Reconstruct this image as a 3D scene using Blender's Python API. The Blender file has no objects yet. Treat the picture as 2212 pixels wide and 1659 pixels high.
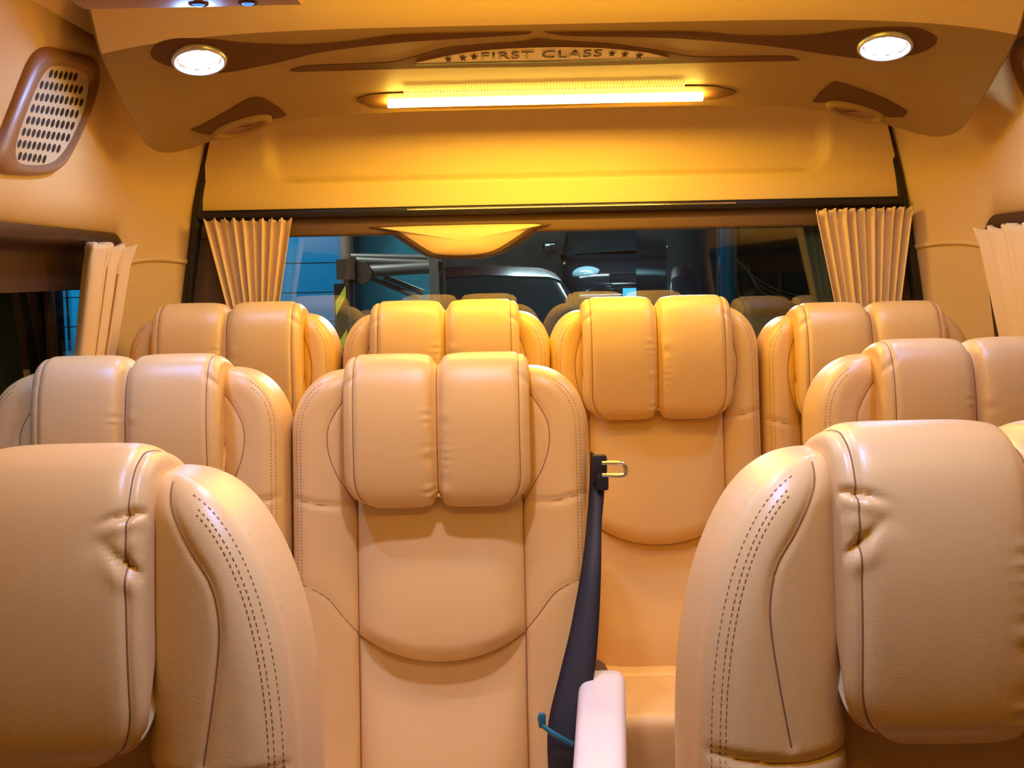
import bpy, bmesh, math, random
import numpy as np
from mathutils import Vector, Matrix
random.seed(4)
S = bpy.context.scene
COL = S.collection
PI = math.pi

# ------------------------------------------------------------------ camera
W_, H_, F_ = 2212.0, 1659.0, 2700.0
CAM = Vector((0, 0, 1.18))
PITCH = math.atan(240.5 / F_); ROLL = math.radians(1.2)
_f = Vector((0, math.cos(PITCH), -math.sin(PITCH)))
_r0 = Vector((1, 0, 0)); _u0 = Vector((0, math.sin(PITCH), math.cos(PITCH)))
_r = _r0 * math.cos(ROLL) - _u0 * math.sin(ROLL)
_u = _r0 * math.sin(ROLL) + _u0 * math.cos(ROLL)
def ray(px, py):
    return _f + _r * ((px - W_ / 2) / F_) - _u * ((py - H_ / 2) / F_)
def at(px, py, Y):
    d = ray(px, py); return CAM + d * (Y / d.y)
def hit(px, py, fn, lo=1.2, hi=3.6):
    """where the line of sight first meets the surface z = fn(x, y)"""
    d = ray(px, py); g = lambda Y: (lambda p: p.z - fn(p.x, p.y))(CAM + d * (Y / d.y))
    for _ in range(60):
        m = (lo + hi) / 2
        if g(m) < 0: lo = m
        else: hi = m
    return CAM + d * (lo / d.y)
cam = bpy.data.objects.new('camera', bpy.data.cameras.new('camera')); COL.objects.link(cam)
cam.data.sensor_width = 36; cam.data.lens = 36 * F_ / W_; cam.data.clip_start = .02
M = Matrix((( _r.x, _u.x, -_f.x, CAM.x), (_r.y, _u.y, -_f.y, CAM.y), (_r.z, _u.z, -_f.z, CAM.z), (0, 0, 0, 1)))
cam.matrix_world = M; S.camera = cam

# ------------------------------------------------------------------ materials
def mat(name, col, rough=.5, metal=0, bump=0, bscale=300, spec=.5, emit=None, es=0, trans=0, coat=0, mottle=0, mscale=6, col2=None):
    m = bpy.data.materials.new(name); m.use_nodes = True
    nt = m.node_tree; b = nt.nodes['Principled BSDF']
    b.inputs['Base Color'].default_value = (*col, 1); b.inputs['Roughness'].default_value = rough
    b.inputs['Metallic'].default_value = metal; b.inputs['Specular IOR Level'].default_value = spec
    b.inputs['Coat Weight'].default_value = coat; b.inputs['Transmission Weight'].default_value = trans
    if emit: b.inputs['Emission Color'].default_value = (*emit, 1); b.inputs['Emission Strength'].default_value = es
    tc = nt.nodes.new('ShaderNodeTexCoord')
    if bump:
        n = nt.nodes.new('ShaderNodeTexNoise'); n.inputs['Scale'].default_value = bscale; n.inputs['Detail'].default_value = 3
        bp = nt.nodes.new('ShaderNodeBump'); bp.inputs['Strength'].default_value = bump; bp.inputs['Distance'].default_value = .002
        nt.links.new(tc.outputs['Object'], n.inputs['Vector']); nt.links.new(n.outputs['Fac'], bp.inputs['Height'])
        nt.links.new(bp.outputs['Normal'], b.inputs['Normal'])
    if mottle:
        n = nt.nodes.new('ShaderNodeTexNoise'); n.inputs['Scale'].default_value = mscale; n.inputs['Detail'].default_value = 5
        cr = nt.nodes.new('ShaderNodeValToRGB'); c2 = col2 or tuple(c * (1 - mottle) for c in col)
        cr.color_ramp.elements[0].position = .35; cr.color_ramp.elements[1].position = .65
        cr.color_ramp.elements[0].color = (*c2, 1); cr.color_ramp.elements[1].color = (*col, 1)
        nt.links.new(tc.outputs['Object'], n.inputs['Vector']); nt.links.new(n.outputs['Fac'], cr.inputs['Fac'])
        nt.links.new(cr.outputs['Color'], b.inputs['Base Color'])
    return m
LEATHER = mat('leather', (.82, .545, .22), .36, bump=.14, bscale=800, spec=.6)
THREAD = mat('thread', (.30, .14, .05), .7)
PLASTIC = mat('cream_plastic', (.86, .80, .74), .35)
HEADLINER = mat('headliner', (.80, .54, .23), .75, bump=.12, bscale=260)
TRIMB = mat('cream_trim', (.82, .58, .24), .5, bump=.08, bscale=240)
CONSOLE = mat('console_shell', (.35, .215, .058), .6, bump=.08, bscale=300)
INLAY = mat('brown_inlay', (.13, .055, .016), .75, spec=.2)
LETTER = mat('dark_lettering', (.05, .018, .006), .8, spec=.1)
BROWN = mat('brown_frame', (.34, .17, .075), .4)
BLACK = mat('black_rubber', (.012, .007, .006), .35)
DARKTRIM = mat('dark_trim', (.06, .026, .014), .4)
HEADER = mat('header_trim', (.14, .07, .022), .5)
CURT = mat('curtain_cloth', (.90, .66, .34), .85, bump=.25, bscale=500)
BELT = mat('belt_webbing', (.012, .012, .02), .55, bump=.3, bscale=900)
METAL = mat('polished_metal', (.85, .85, .85), .2, metal=1)
TEAL = mat('teal_plastic', (.01, .16, .25), .35)
CARPET = mat('floor_vinyl', (.22, .15, .09), .6, mottle=.3)
CHROME = mat('chrome', (.9, .9, .95), .12, metal=1)
GRILLE = mat('vent_grille', (.70, .58, .36), .4)
HOLE = mat('vent_hole', (.02, .012, .006), .6)
STRIP = mat('strip_glow', (1, .8, .4), .4, emit=(1, .62, .09), es=118)
STRIPSIDE = mat('strip_side', (.9, .6, .2), .4, emit=(1, .5, .06), es=1.0)
LED = mat('led_glow', (.8, .9, 1), .4, emit=(.30, .50, 1), es=330)
LEDFILL = mat('roof_fill_glow', (.8, .9, 1), .4, emit=(.66, .64, 1), es=1500)
BLUEFILL = mat('roof_blue_fill_glow', (.8, .9, 1), .4, emit=(.20, .38, 1), es=2600)
LEDHALO = mat('led_halo_reflector', (.10, .45, .85), .35, metal=.5)  # the lamp's blue halo is put into the reflector's colour
RINGM = mat('downlight_ring', (.65, .62, .6), .25, metal=.6)
BLUELED = mat('blue_led', (.05, .1, .9), .3, emit=(.02, .1, 1), es=4)
def glass_mat(name, tint, refl=.10):
    m = bpy.data.materials.new(name); m.use_nodes = True; nt = m.node_tree; nt.nodes.clear()
    o = nt.nodes.new('ShaderNodeOutputMaterial'); t = nt.nodes.new('ShaderNodeBsdfTransparent'); g = nt.nodes.new('ShaderNodeBsdfGlossy')
    fr = nt.nodes.new('ShaderNodeFresnel'); mx = nt.nodes.new('ShaderNodeMixShader'); fr.inputs['IOR'].default_value = 1 + refl * 6
    t.inputs['Color'].default_value = (*tint, 1); g.inputs['Roughness'].default_value = .02; g.inputs['Color'].default_value = (1, 1, 1, 1)
    nt.links.new(fr.outputs[0], mx.inputs[0]); nt.links.new(t.outputs[0], mx.inputs[1]); nt.links.new(g.outputs[0], mx.inputs[2])
    nt.links.new(mx.outputs[0], o.inputs[0]); return m
GLASS = glass_mat('window_glass', (.85, .92, .92), .1)
REARGLASS = glass_mat('rear_window_glass', (.88, .95, .95), .19)

# ------------------------------------------------------------------ helpers
def link(name, me, parent=None, smooth=True):
    o = bpy.data.objects.new(name, me); COL.objects.link(o)
    if parent: o.parent = parent
    if smooth: me.shade_smooth()
    return o
def tag(o, label=None, cat=None, group=None, kind=None):
    for k, v in (('label', label), ('category', cat), ('group', group), ('kind', kind)):
        if v: o[k] = v
    return o
def empty(name, loc=(0, 0, 0), rz=0):
    o = bpy.data.objects.new(name, None); COL.objects.link(o); o.location = loc; o.rotation_euler.z = rz
    o.empty_display_size = .05; return o
class MB:
    """gathers vertices and faces, then links them as ONE mesh object"""
    def __init__(s): s.v = []; s.f = []; s.m = []
    def grid(s, P, mi=0, closeu=False, closev=False, flip=False):
        P = np.asarray(P, float); n, k = P.shape[:2]; b = len(s.v); s.v += [tuple(p) for p in P.reshape(-1, 3)]
        for i in range(n if closeu else n - 1):
            for j in range(k if closev else k - 1):
                a, c = (i + 1) % n, (j + 1) % k
                q = (b + i * k + j, b + a * k + j, b + a * k + c, b + i * k + c)
                s.f.append(q[::-1] if flip else q); s.m.append(mi)
        return b
    def poly(s, pts, mi=0):
        b = len(s.v); s.v += [tuple(p) for p in pts]; s.f.append(tuple(range(b, b + len(pts)))); s.m.append(mi)
    def box(s, c, d, mi=0, M=None):
        b = len(s.v)
        for x in (-.5, .5):
            for y in (-.5, .5):
                for z in (-.5, .5):
                    p = Vector((c[0] + x * d[0], c[1] + y * d[1], c[2] + z * d[2])); s.v.append(tuple(M @ p if M else p))
        for q in ((0, 1, 3, 2), (4, 6, 7, 5), (0, 4, 5, 1), (2, 3, 7, 6), (0, 2, 6, 4), (1, 5, 7, 3)):
            s.f.append(tuple(b + i for i in q)); s.m.append(mi)
    def tube(s, pts, r, mi=0, n=6, closed=False, caps=True):
        pts = [Vector(p) for p in pts]; N = len(pts); rings = []
        up = Vector((.3, .2, 1)).normalized()
        for i, p in enumerate(pts):
            t = (pts[(i + 1) % N] - pts[i - 1]) if closed else (pts[min(i + 1, N - 1)] - pts[max(i - 1, 0)])
            t.normalize(); a = t.cross(up)
            if a.length < .05: a = t.cross(Vector((1, 0, 0)))
            a.normalize(); c = t.cross(a); rr = r[i] if hasattr(r, '__len__') else r
            rings.append([p + (a * math.cos(k * 2 * PI / n) + c * math.sin(k * 2 * PI / n)) * rr for k in range(n)])
        s.grid([[tuple(q) for q in R] for R in rings], mi, closeu=closed, closev=True)
        if caps and not closed: s.poly(rings[0][::-1], mi); s.poly(rings[-1], mi)
    def build(s, name, mats, parent=None, smooth=True, bevel=0, seg=3, auto=None):
        me = bpy.data.meshes.new(name); me.from_pydata(s.v, [], s.f)
        for m in (mats if isinstance(mats, (list, tuple)) else [mats]): me.materials.append(m)
        me.polygons.foreach_set('material_index', s.m)
        bm = bmesh.new(); bm.from_mesh(me)
        if auto is not None or bevel: bmesh.ops.remove_doubles(bm, verts=bm.verts, dist=1e-6)
        bmesh.ops.recalc_face_normals(bm, faces=bm.faces) if (auto or bevel) else None
        if bevel: bmesh.ops.bevel(bm, geom=list(bm.edges), offset=bevel, segments=seg, profile=.6, affect='EDGES', clamp_overlap=True)
        bm.to_mesh(me); bm.free(); me.update()
        o = link(name, me, parent, smooth)
        if auto: me.set_sharp_from_angle(angle=math.radians(auto))
        return o
def box_obj(name, c, d, m, parent=None, bevel=.01, seg=3):
    b = MB(); b.box(c, d); return b.build(name, m, parent, True, bevel, seg, 50)
def spline(P, n, closed=False):
    P = np.asarray(P, float); N = len(P); out = []
    segs = N if closed else N - 1
    for i in range(segs):
        g = (lambda k: P[k % N]) if closed else (lambda k: P[min(max(k, 0), N - 1)])
        p0, p1, p2, p3 = g(i - 1), g(i), g(i + 1), g(i + 2)
        for k in range(n):
            t = k / n
            out.append(.5 * ((2 * p1) + (-p0 + p2) * t + (2 * p0 - 5 * p1 + 4 * p2 - p3) * t * t + (-p0 + 3 * p1 - 3 * p2 + p3) * t ** 3))
    if not closed: out.append(P[-1])
    return np.array(out)
def dist_poly(x, z, P):
    x = np.asarray(x, float); z = np.asarray(z, float); d = np.full(x.shape, 9.)
    for (ax, az), (bx, bz) in zip(P[:-1], P[1:]):
        vx, vz = bx - ax, bz - az; L = vx * vx + vz * vz + 1e-12
        t = np.clip(((x - ax) * vx + (z - az) * vz) / L, 0, 1)
        d = np.minimum(d, np.hypot(x - ax - t * vx, z - az - t * vz))
    return d
def sm(a, b, x):
    t = np.clip((np.asarray(x, float) - a) / (b - a), 0, 1); return t * t * (3 - 2 * t)

XC = .10            # the van's middle, a little to the right of the lens
FLOOR = -.10
# ------------------------------------------------------------------ seats
XI = .1455          # seam between the middle panel and the side bolsters
TOPZ = 1.15; TH = math.radians(8)
def place_pt(x, s, n):
    x, s, n = np.broadcast_arrays(x, s, n)
    return np.stack([x, s * math.sin(TH) - n * math.cos(TH), TOPZ + s * math.cos(TH) + n * math.sin(TH)], -1)
def pnt(x, s, n): return place_pt(float(x), float(s), float(n))
BOT = -.80; WT = -.026
class V: pass
def variant(W, a, b, p, arc, hseam, lower):
    v = V(); v.W = W; v.a = a; v.b = b; v.p = p; v.arc = spline(arc, 8); v.hseam = spline(hseam, 6); v.lower = spline(lower, 6)
    zs = np.concatenate([np.linspace(-1.2, WT - b, 10)[:-1], WT - b + b * np.sin(np.linspace(0, PI / 2, 48))])
    v.out = [(float(v_xo(v, z)), float(z)) for z in zs] + [(0, WT)]
    return v
def v_xo(v, s):
    t = np.clip((np.asarray(s, float) - (WT - v.b)) / v.b, 0, 1)
    return v.W - v.a + v.a * (1 - t ** v.p) ** (1 / v.p)
def f_bol(v, x, s):
    """how far the side bolster's face stands forward"""
    ax = np.abs(x); e = dist_poly(ax, s, v.out); re = v.re
    roll = re * (1 - np.sqrt(np.clip(1 - np.clip(1 - e / re, 0, 1) ** 2, 0, 1)))
    tt = np.clip((ax - XI) / (v.W - XI), 0, 1)
    n = -.010 + (.032 + v.fwd * sm(-.5, -.28, s)) * np.sin(PI * np.clip(tt * .62, 0, 1)) ** .45 - roll
    for P, a in ((v.arc, .0022), (v.hseam, .004), (v.lower, .002)):
        n = n - a * np.exp(-(dist_poly(ax, s, P) / .0045) ** 2)
    return n
def s_c(x): return -.538 + .049 * (np.abs(x) / XI) ** 2.2
def f_up(x, s):
    d = s - s_c(x); rnd = np.sqrt(np.clip(1 - (1 - np.clip(d / .035, 0, 1)) ** 2, 0, 1))
    A = .012 + .026 * sm(-.25, -.50, s)
    return -.010 + A * np.clip(1 - (np.abs(x) / XI) ** 5, 0, 1) ** .8 * rnd
def f_low(x, s):
    d = s_c(x) - s
    return -.012 + .045 * sm(0, .24, d) * np.clip(1 - (np.abs(x) / XI) ** 6, 0, 1) ** .8
def seam(mb, P, fn, r, off=.0004, mir=True):
    for sg in ((1, -1) if mir else (1,)):
        n = fn(np.array([p[0] for p in P]), np.array([p[1] for p in P]))
        mb.tube([pnt(sg * p[0], p[1], nn + off) for p, nn in zip(P, n)], r, 1, 5)
def make_seat(v, name, armrest=0, front=False):
    T = .11
    parts = {}
    # side bolsters
    for sg in (-1, 1):
        mb = MB(); nu, nv = v.res
        vv = np.linspace(0, 1, nv); s = BOT + (WT - BOT) * (1 - (1 - vv) ** 1.7)
        u = np.sin(np.linspace(0, 1, nu) * PI / 2)
        xo = v_xo(v, s); X = XI + (xo[:, None] - XI) * u[None, :]; Sg = np.repeat(s[:, None], nu, 1)
        N = f_bol(v, X, Sg)
        mb.grid(place_pt(sg * X, Sg, N), 0, flip=(sg < 0))
        # rim: from the face edge round to the back
        xs = np.concatenate([xo, np.linspace(xo[-1], XI, 8)[1:]]); ss = np.concatenate([s, np.full(7, WT)])
        n0 = f_bol(v, xs, ss); P = []
        for k in range(9):
            t = k / 8; n = n0 + (-T - n0) * t; ins = -.006 * math.sin(PI * t) + (.014 * max(0, t - .8) / .2)
            P.append(place_pt(sg * (xs - ins), ss - ins * sm(WT - .08, WT, ss), n))
        mb.grid(P, 0, flip=(sg > 0))
        nb = 8; X2 = np.array([np.linspace(XI - .001, a - .014, nb) for a in xo])
        mb.grid(place_pt(sg * X2, np.repeat(s[:, None], nb, 1) - .0, np.full(X2.shape, -T)), 0, flip=(sg > 0))
        fb = lambda x, q: f_bol(v, x, q)
        r = .0008
        for P in (v.arc, v.hseam, v.lower):
            n = fb(np.array([p[0] for p in P]), np.array([p[1] for p in P]))
            mb.tube([pnt(sg * p[0], p[1], nn + .0003) for p, nn in zip(P, n)], r, 1, 5)
        # double row of stitches following the rim
        for off in v.stitch:
            zz = np.linspace(-.62, WT - off, 400); pts = []
            for z in zz:
                # walk inwards along the outline normal
                zz0 = min(z, WT - .0005); x0 = float(v_xo(v, zz0)); dz = .0008
                dx = float(v_xo(v, min(zz0 + dz / 2, WT)) - v_xo(v, zz0 - dz / 2)) / dz
                L = math.hypot(1, dx); pts.append((x0 - off / L, zz0 + off * dx / L))
            pts = [p for p in pts if p[0] > XI + .012]
            acc = 0; step = .0056; cur = []; on = True; n = fb(np.array([p[0] for p in pts]), np.array([p[1] for p in pts]))
            seg = []
            for i in range(1, len(pts)):
                d = math.hypot(pts[i][0] - pts[i - 1][0], pts[i][1] - pts[i - 1][1]); 
                k = max(1, int(d / .0007))
                for q in range(k):
                    t = q / k; acc += d / k
                    ph = (acc % step) / step
                    pp = (pts[i - 1][0] + (pts[i][0] - pts[i - 1][0]) * t, pts[i - 1][1] + (pts[i][1] - pts[i - 1][1]) * t, n[i - 1] + (n[i] - n[i - 1]) * t)
                    if ph < .58: seg.append(pp)
                    elif seg:
                        if len(seg) > 1: mb.tube([pnt(sg * a, b, c + .0004) for a, b, c in (seg[0], seg[-1])], .00055, 1, 4)
                        seg = []
        parts['side_bolster' + ('' if sg < 0 else '.R')] = ('side_bolster', mb, [LEATHER, THREAD])
    # middle upper and lumbar panels
    mb = MB(); nx = 41; xs = np.sin(np.linspace(-1, 1, nx) * PI / 2) * XI
    t = 1 - (1 - np.linspace(0, 1, 70)) ** 1.0; t = np.sin(t * PI / 2) ** 1.0
    Sg = np.array([WT - .012 + (s_c(xs) - (WT - .012)) * k for k in t]); X = np.repeat(xs[None, :], 70, 0)
    mb.grid(place_pt(X, Sg, f_up(X, Sg)), 0, flip=True)
    top = place_pt(X[:1], Sg[:1], f_up(X[:1], Sg[:1])); bk = place_pt(X[:1], Sg[:1], -T)
    mb.grid(np.concatenate([bk, top]), 0, flip=True)
    edge = place_pt(xs, s_c(xs), f_up(xs, s_c(xs))); 
    mb.tube(edge + np.array([0, -.0004, 0]), .0011, 1, 5)
    parts['up'] = ('upper_panel', mb, [LEATHER, THREAD])
    mb = MB(); t = np.linspace(0, 1, 46)
    Sg = np.array([s_c(xs) + (BOT - s_c(xs)) * k for k in t]); X = np.repeat(xs[None, :], 46, 0)
    mb.grid(place_pt(X, Sg, f_low(X, Sg)), 0, flip=True)
    parts['low'] = ('lumbar_panel', mb, [LEATHER])
    mb = MB()
    for sg in (-1, 1): mb.tube([pnt(sg * XI, s, -.0095) for s in np.linspace(WT - .01, BOT, 30)], .0014, 0, 5)
    mb.grid(place_pt(np.array([[-XI, XI], [-XI, XI]]), np.array([[WT - .01] * 2, [BOT] * 2]), -T), 0)
    parts['seamline'] = ('panel_seam', mb, [THREAD])
    # headrest: a two-lobed pad that folds over the top of the back
    prof = spline([(-.264, .020), (-.262, .044), (-.245, .060), (-.19, .072), (-.12, .077), (-.06, .071), (-.024, .055), (-.006, .030), (0, .002), (-.001, -.04), (-.010, -.085), (-.03, -.112), (-.07, -.124), (-.13, -.124), (-.14, -.10), (-.14, -.04), (-.20, -.005)], 16, True)
    d = np.roll(prof, -1, 0) - np.roll(prof, 1, 0); nr = np.stack([d[:, 1], -d[:, 0]], 1); nr /= np.linalg.norm(nr, axis=1)[:, None]
    if np.mean(((prof - prof.mean(0)) * nr).sum(1)) < 0: nr = -nr
    HW = .159; a = np.linspace(-1, 1, 97); xs = np.sign(a) * HW * (1 - (1 - np.abs(a)) ** 1.35)
    xs = np.sort(np.concatenate([xs[np.abs(xs) > .025], np.linspace(-.025, .025, 21)]))
    def pad(x, pr, nn):
        ax = abs(x); t = min(max((ax - .130) / .029, 0), 1)
        off = .018 * (1 - math.sqrt(max(0, 1 - t * t))) + .0030 * math.exp(-((ax - v.sx) / .0035) ** 2)
        off += .017 * math.exp(-(x / .0085) ** 2) + .0035 * math.exp(-(x / .024) ** 2) + .0025 * (abs(ax / HW * 2 - 1)) ** 3
        s = pr[:, 0]; fr = sm(0, .03, pr[:, 1])
        wr = .0013 * np.sin(s * 330 + 4 * np.sin(s * 47 + (2 if x > 0 else 0))) * (.6 + .4 * np.sin(s * 97)) * math.exp(-((ax - .014) / .011) ** 2) * fr * sm(-.06, -.12, s)
        for (dx, ds, w1, w2, am, ang) in v.dents:
            ca, sa = math.cos(ang), math.sin(ang); uu = (ax - dx) * ca + (s - ds) * sa; ww = -(ax - dx) * sa + (s - ds) * ca
            wr = wr - am * np.exp(-(uu / w1) ** 2 - (ww / w2) ** 2) * sm(-.02, .02, pr[:, 1])
        q = pr - nn * (off - wr)[:, None]
        hw = 1 - .19 * (1 - np.sqrt(np.clip(1 - np.clip((-.214 - s) / .052, 0, 1) ** 2, 0, 1)))
        return place_pt(x * hw, q[:, 0], q[:, 1])
    mb = MB(); R = [pad(x, prof, nr) for x in xs]; mb.grid(R, 0, closev=True)
    for Rr, fl in ((R[0], 1), (R[-1], 0)):
        c = Rr.mean(0); c[1] = Rr[:, 1].mean(); rings = [c + (Rr - c) * k for k in (1, .75, .5, .25, .02)]
        mb.grid(rings, 0, closev=True, flip=bool(fl))
    k0, k1 = 9, 197
    for x, rr in ((v.sx, .0008), (-v.sx, .0008), (0, .0010)):
        q = pad(x, prof[k0:k1], nr[k0:k1]); mb.tube(q - np.array([0, .0004, 0]), rr, 1, 5)
    parts['head'] = ('headrest', mb, [LEATHER, THREAD])
    root = empty(name)
    made = []
    for key, (nm, m, ms) in parts.items(): made.append(m.build(nm, ms, root, True, auto=60 if nm != 'headrest' else 50))
    # seat cushion, base and feet
    cw = v.W * 1.9; cy = -.80 * math.sin(TH) + .02; depth = .38; cz = TOPZ - .79
    mb = MB(); nx, ny = 40, 44
    uu = np.linspace(-1, 1, nx); vv = np.linspace(0, 1, ny); U, Vv = np.meshgrid(uu, vv)
    X = np.sign(U) * (1 - (1 - np.abs(U)) ** 1.5) * cw / 2; Y = cy - depth * (1 - (1 - Vv) ** 1.3)
    ee = np.minimum(cw / 2 - np.abs(X), np.minimum(Y - (cy - depth), .5)); re = .035
    Z = cz + .012 - re * (1 - np.sqrt(np.clip(1 - (1 - np.clip(ee / re, 0, 1)) ** 2, 0, 1))) - .012 * np.exp(-((np.abs(X) - XI) / .006) ** 2) - .012 * np.exp(-((Y - (cy - .10)) / .007) ** 2) + .012 * sm(.1, .4, (cy - Y))
    Pt = np.stack([X, Y, Z], -1); mb.grid(Pt, 0)
    loop = np.concatenate([Pt[:, 0], Pt[-1, 1:], Pt[::-1, -1][1:], Pt[0, ::-1][1:-1]])
    low = loop.copy(); low[:, 2] = cz - .10; mid = loop.copy(); mid[:, 2] = cz - .05; mid[:, 0] *= 1.01
    mb.grid([loop, mid, low], 0, closev=True); mb.poly(low[::-1])
    mb.build('seat_cushion', [LEATHER, THREAD], root, auto=60)
    box_obj('seat_base', (0, cy - .17, cz - .15), (cw * .86, .30, .09), DARKTRIM, root, .01)
    for sx in (-1, 1): box_obj('leg', (sx * cw * .33, cy - .17, (cz - .19) / 2), (.05, .26, cz - .19), DARKTRIM, root, .008)
    if armrest:
        sg = armrest; b = MB(); nu, L = 26, .52; w, h = .078, .07
        # section: rounded box swept forward, tapering a little
        sec = []
        for k in range(32):
            t = 2 * PI * k / 32; c, s_ = math.cos(t), math.sin(t)
            sec.append((w / 2 * math.copysign(abs(c) ** .45, c), h / 2 * math.copysign(abs(s_) ** .5, s_)))
        ax_ = sg * .272; rings = []
        for k in range(nu):
            t = k / (nu - 1); e = min(t, 1 - t) * L; sc = 1 if e > .03 else math.sqrt(max(.02, 1 - (1 - e / .03) ** 2)) * .92 + .08
            rings.append([(ax_ - sg * .045 * t + p[0] * sc, -.135 - t * L, .592 - .05 * t + p[1] * sc) for p in sec])
        b.grid(rings, 0, closev=True, flip=True); b.poly(rings[0]); b.poly(rings[-1][::-1])
        ar = b.build('armrest', [PLASTIC], root, auto=60)
        b = MB(); b.tube([(ax_ - sg*.005, -.15, .59), (ax_ - sg * .005, -.03, .58)], .022, 0, 12); b.build('armrest_pivot', DARKTRIM, ar)
    return root
arcA = [(.1465, -.062), (.168, -.085), (.190, -.125), (.192, -.165), (.180, -.205), (.160, -.24), (.1465, -.262)]
A = variant(.258, .108, .115, 2.2, arcA, [(.1465, -.264), (.20, -.262), (.252, -.250)], [(.1465, -.485), (.17, -.455), (.20, -.418), (.25, -.392)])
arcC = [(.1465, -.062), (.160, -.085), (.172, -.125), (.174, -.165), (.166, -.205), (.155, -.24), (.1465, -.262)]
C = variant(.2255, .076, .10, 2.1, arcC, [(.1465, -.264), (.18, -.262), (.222, -.250)], [(.1465, -.485), (.17, -.455), (.20, -.418), (.222, -.405)])
arcB = [(.172, -.034), (.176, -.055), (.194, -.088), (.212, -.115), (.219, -.142), (.219, -.170), (.213, -.215), (.205, -.262)]
B = variant(.278, .125, .27, 2.35, arcB, [(.1465, -.272), (.20, -.276), (.268, -.266)], [(.1465, -.49), (.17, -.46), (.21, -.42), (.26, -.40)])
for v in (A, C): v.fwd = .0; v.sx = .141; v.res = (44, 130); v.re = .036; v.stitch = (.012, .019); v.dents = [(.15, -.05, .006, .02, .003, .9)]
B.re = .040; B.stitch = (.009, .015, .019); B.fwd = .045; B.sx = .147; B.res = (64, 200)
B.dents = [(.150, -.056, .020, .0035, .007, .35), (.150, -.066, .020, .006, -.004, .35), (.149, -.100, .020, .0035, .0065, -.75), (.146, -.112, .016, .007, -.003, -.75), (.150, -.08, .008, .008, -.003, 0), (.128, -.078, .016, .010, .002, .5)]
def dup(o, parent=None, name=None):
    c = o.copy(); COL.objects.link(c); c.parent = parent
    for ch in list(o.children): dup(ch, c)
    return c
def put(o, x, px, py, Y, rz=0):
    z = at(px, py, Y).z - TOPZ; o.location = (x, Y, z); o.rotation_euler.z = rz
seatA = make_seat(A, 'passenger_seat', armrest=1)
seatA2 = make_seat(A, 'passenger_seat', armrest=0)
seatC = make_seat(C, 'passenger_seat'); seatB = make_seat(B, 'passenger_seat', front=True)
put(seatA, -.130, 940, 762, 2.19)
tag(seatA, 'cream leather seat in the middle, right arm rest and black belt beside it', 'seat', 'middle row seats')
put(seatA2, -.655, 380, 764, 2.17); tag(seatA2, 'cream leather seat of the middle row against the left wall', 'seat', 'middle row seats')
s = dup(seatA2); put(s, .784, 1980, 731, 2.17); tag(s, 'cream leather seat of the middle row against the right wall', 'seat', 'middle row seats')
put(seatB, -.460, 250, 957, 1.07); tag(seatB, 'nearest cream leather seat on the left, creased edge on its headrest', 'seat', 'front row seats')
s = dup(seatB); put(s, .424, 1950, 908, 1.07); tag(s, 'nearest cream leather seat on the right, creased headrest over a stitched bolster', 'seat', 'front row seats')
rear = [(-.605, 420, 655, 'cream leather rear bench seat at the far left under the left curtain'),
        (-.141, 960, 648, 'cream leather rear seat left of centre, brightly lit, behind the middle seat'),
        (.311, 1420, 639, 'cream leather rear seat right of centre, whole headrest seen across the aisle'),
        (.769, 1890, 651, 'cream leather rear seat at the far right under the right curtain')]
for i, (x, px, py, lb) in enumerate(rear):
    s = seatC if i == 0 else dup(seatC)
    put(s, x, px, py, 2.72); tag(s, lb, 'seat', 'rear row seats')

# ------------------------------------------------------------------ the van's shell
SEC = [(FLOOR, 1.03), (.3, 1.03), (.80, 1.025), (.90, 1.02), (1.0, 1.005), (1.10, .99), (1.20, .975), (1.268, .964), (1.35, .955), (1.43, .948), (1.50, .94), (1.56, .934), (1.62, .922), (1.66, .905), (1.70, .878), (1.73, .845), (1.76, .79), (1.775, .74), (1.79, .66), (1.80, .55), (1.803, .3), (1.805, 0)]
def half(z):
    zs = [a for a, b in SEC]; hs = [b for a, b in SEC]; return float(np.interp(z, zs, hs))
def opening(z): return float(np.interp(z, [0, .9, 1.11, 1.37, 1.5, 1.6, 1.7], [.91, .90, .888, .845, .81, .78, .70]))
YB0, YB1 = 2.70, 3.02
YS = [-.9, -.5, 0, .5, 1.0, 1.5, 1.9, 2.2, 2.4, 2.55, 2.66, 2.70, 2.745, 2.79, 2.83, 2.87, 2.905, 2.94, 2.965, 2.99, 3.005, 3.02]
ZW0, ZW1, YW0, YW1 = .80, 1.268, -.5, 2.79
def wall_x(y, z):
    t = min(max((y - YB0) / (YB1 - YB0), 0), 1); k = t ** 2.2
    h = half(z); return h + (min(opening(z), h) - h) * k
JW = next(i for i, (z, h) in enumerate(SEC) if z >= 1.66)
def wall(sg, name):
    mb = MB(); zz = [z for z, h in SEC[:JW + 1]]
    for i in range(len(YS) - 1):
        for j in range(len(zz) - 1):
            if YS[i] >= YW0 - .001 and YS[i + 1] <= YW1 + .001 and zz[j] >= ZW0 - .001 and zz[j + 1] <= ZW1 + .001: continue
            q = [(XC + sg * wall_x(y, z), y, z) for y, z in ((YS[i], zz[j]), (YS[i + 1], zz[j]), (YS[i + 1], zz[j + 1]), (YS[i], zz[j + 1]))]
            mb.poly(q if sg < 0 else q[::-1])
    o = mb.build(name, HEADLINER, auto=40); tag(o, kind='structure'); 
    so = o.modifiers.new('thick', 'SOLIDIFY'); so.thickness = .02; so.offset = 1
    return o
wall(-1, 'wall_left'); wall(1, 'wall_right')
mb = MB(); P = []
for y in YS: P.append([(XC - h * min(1, wall_x(y, z) / half(z) if h else 1), y, z) for z, h in SEC[JW:]] + [(XC + h * min(1, wall_x(y, z) / half(z) if h else 1), y, z) for z, h in SEC[JW:-1][::-1]])
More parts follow.
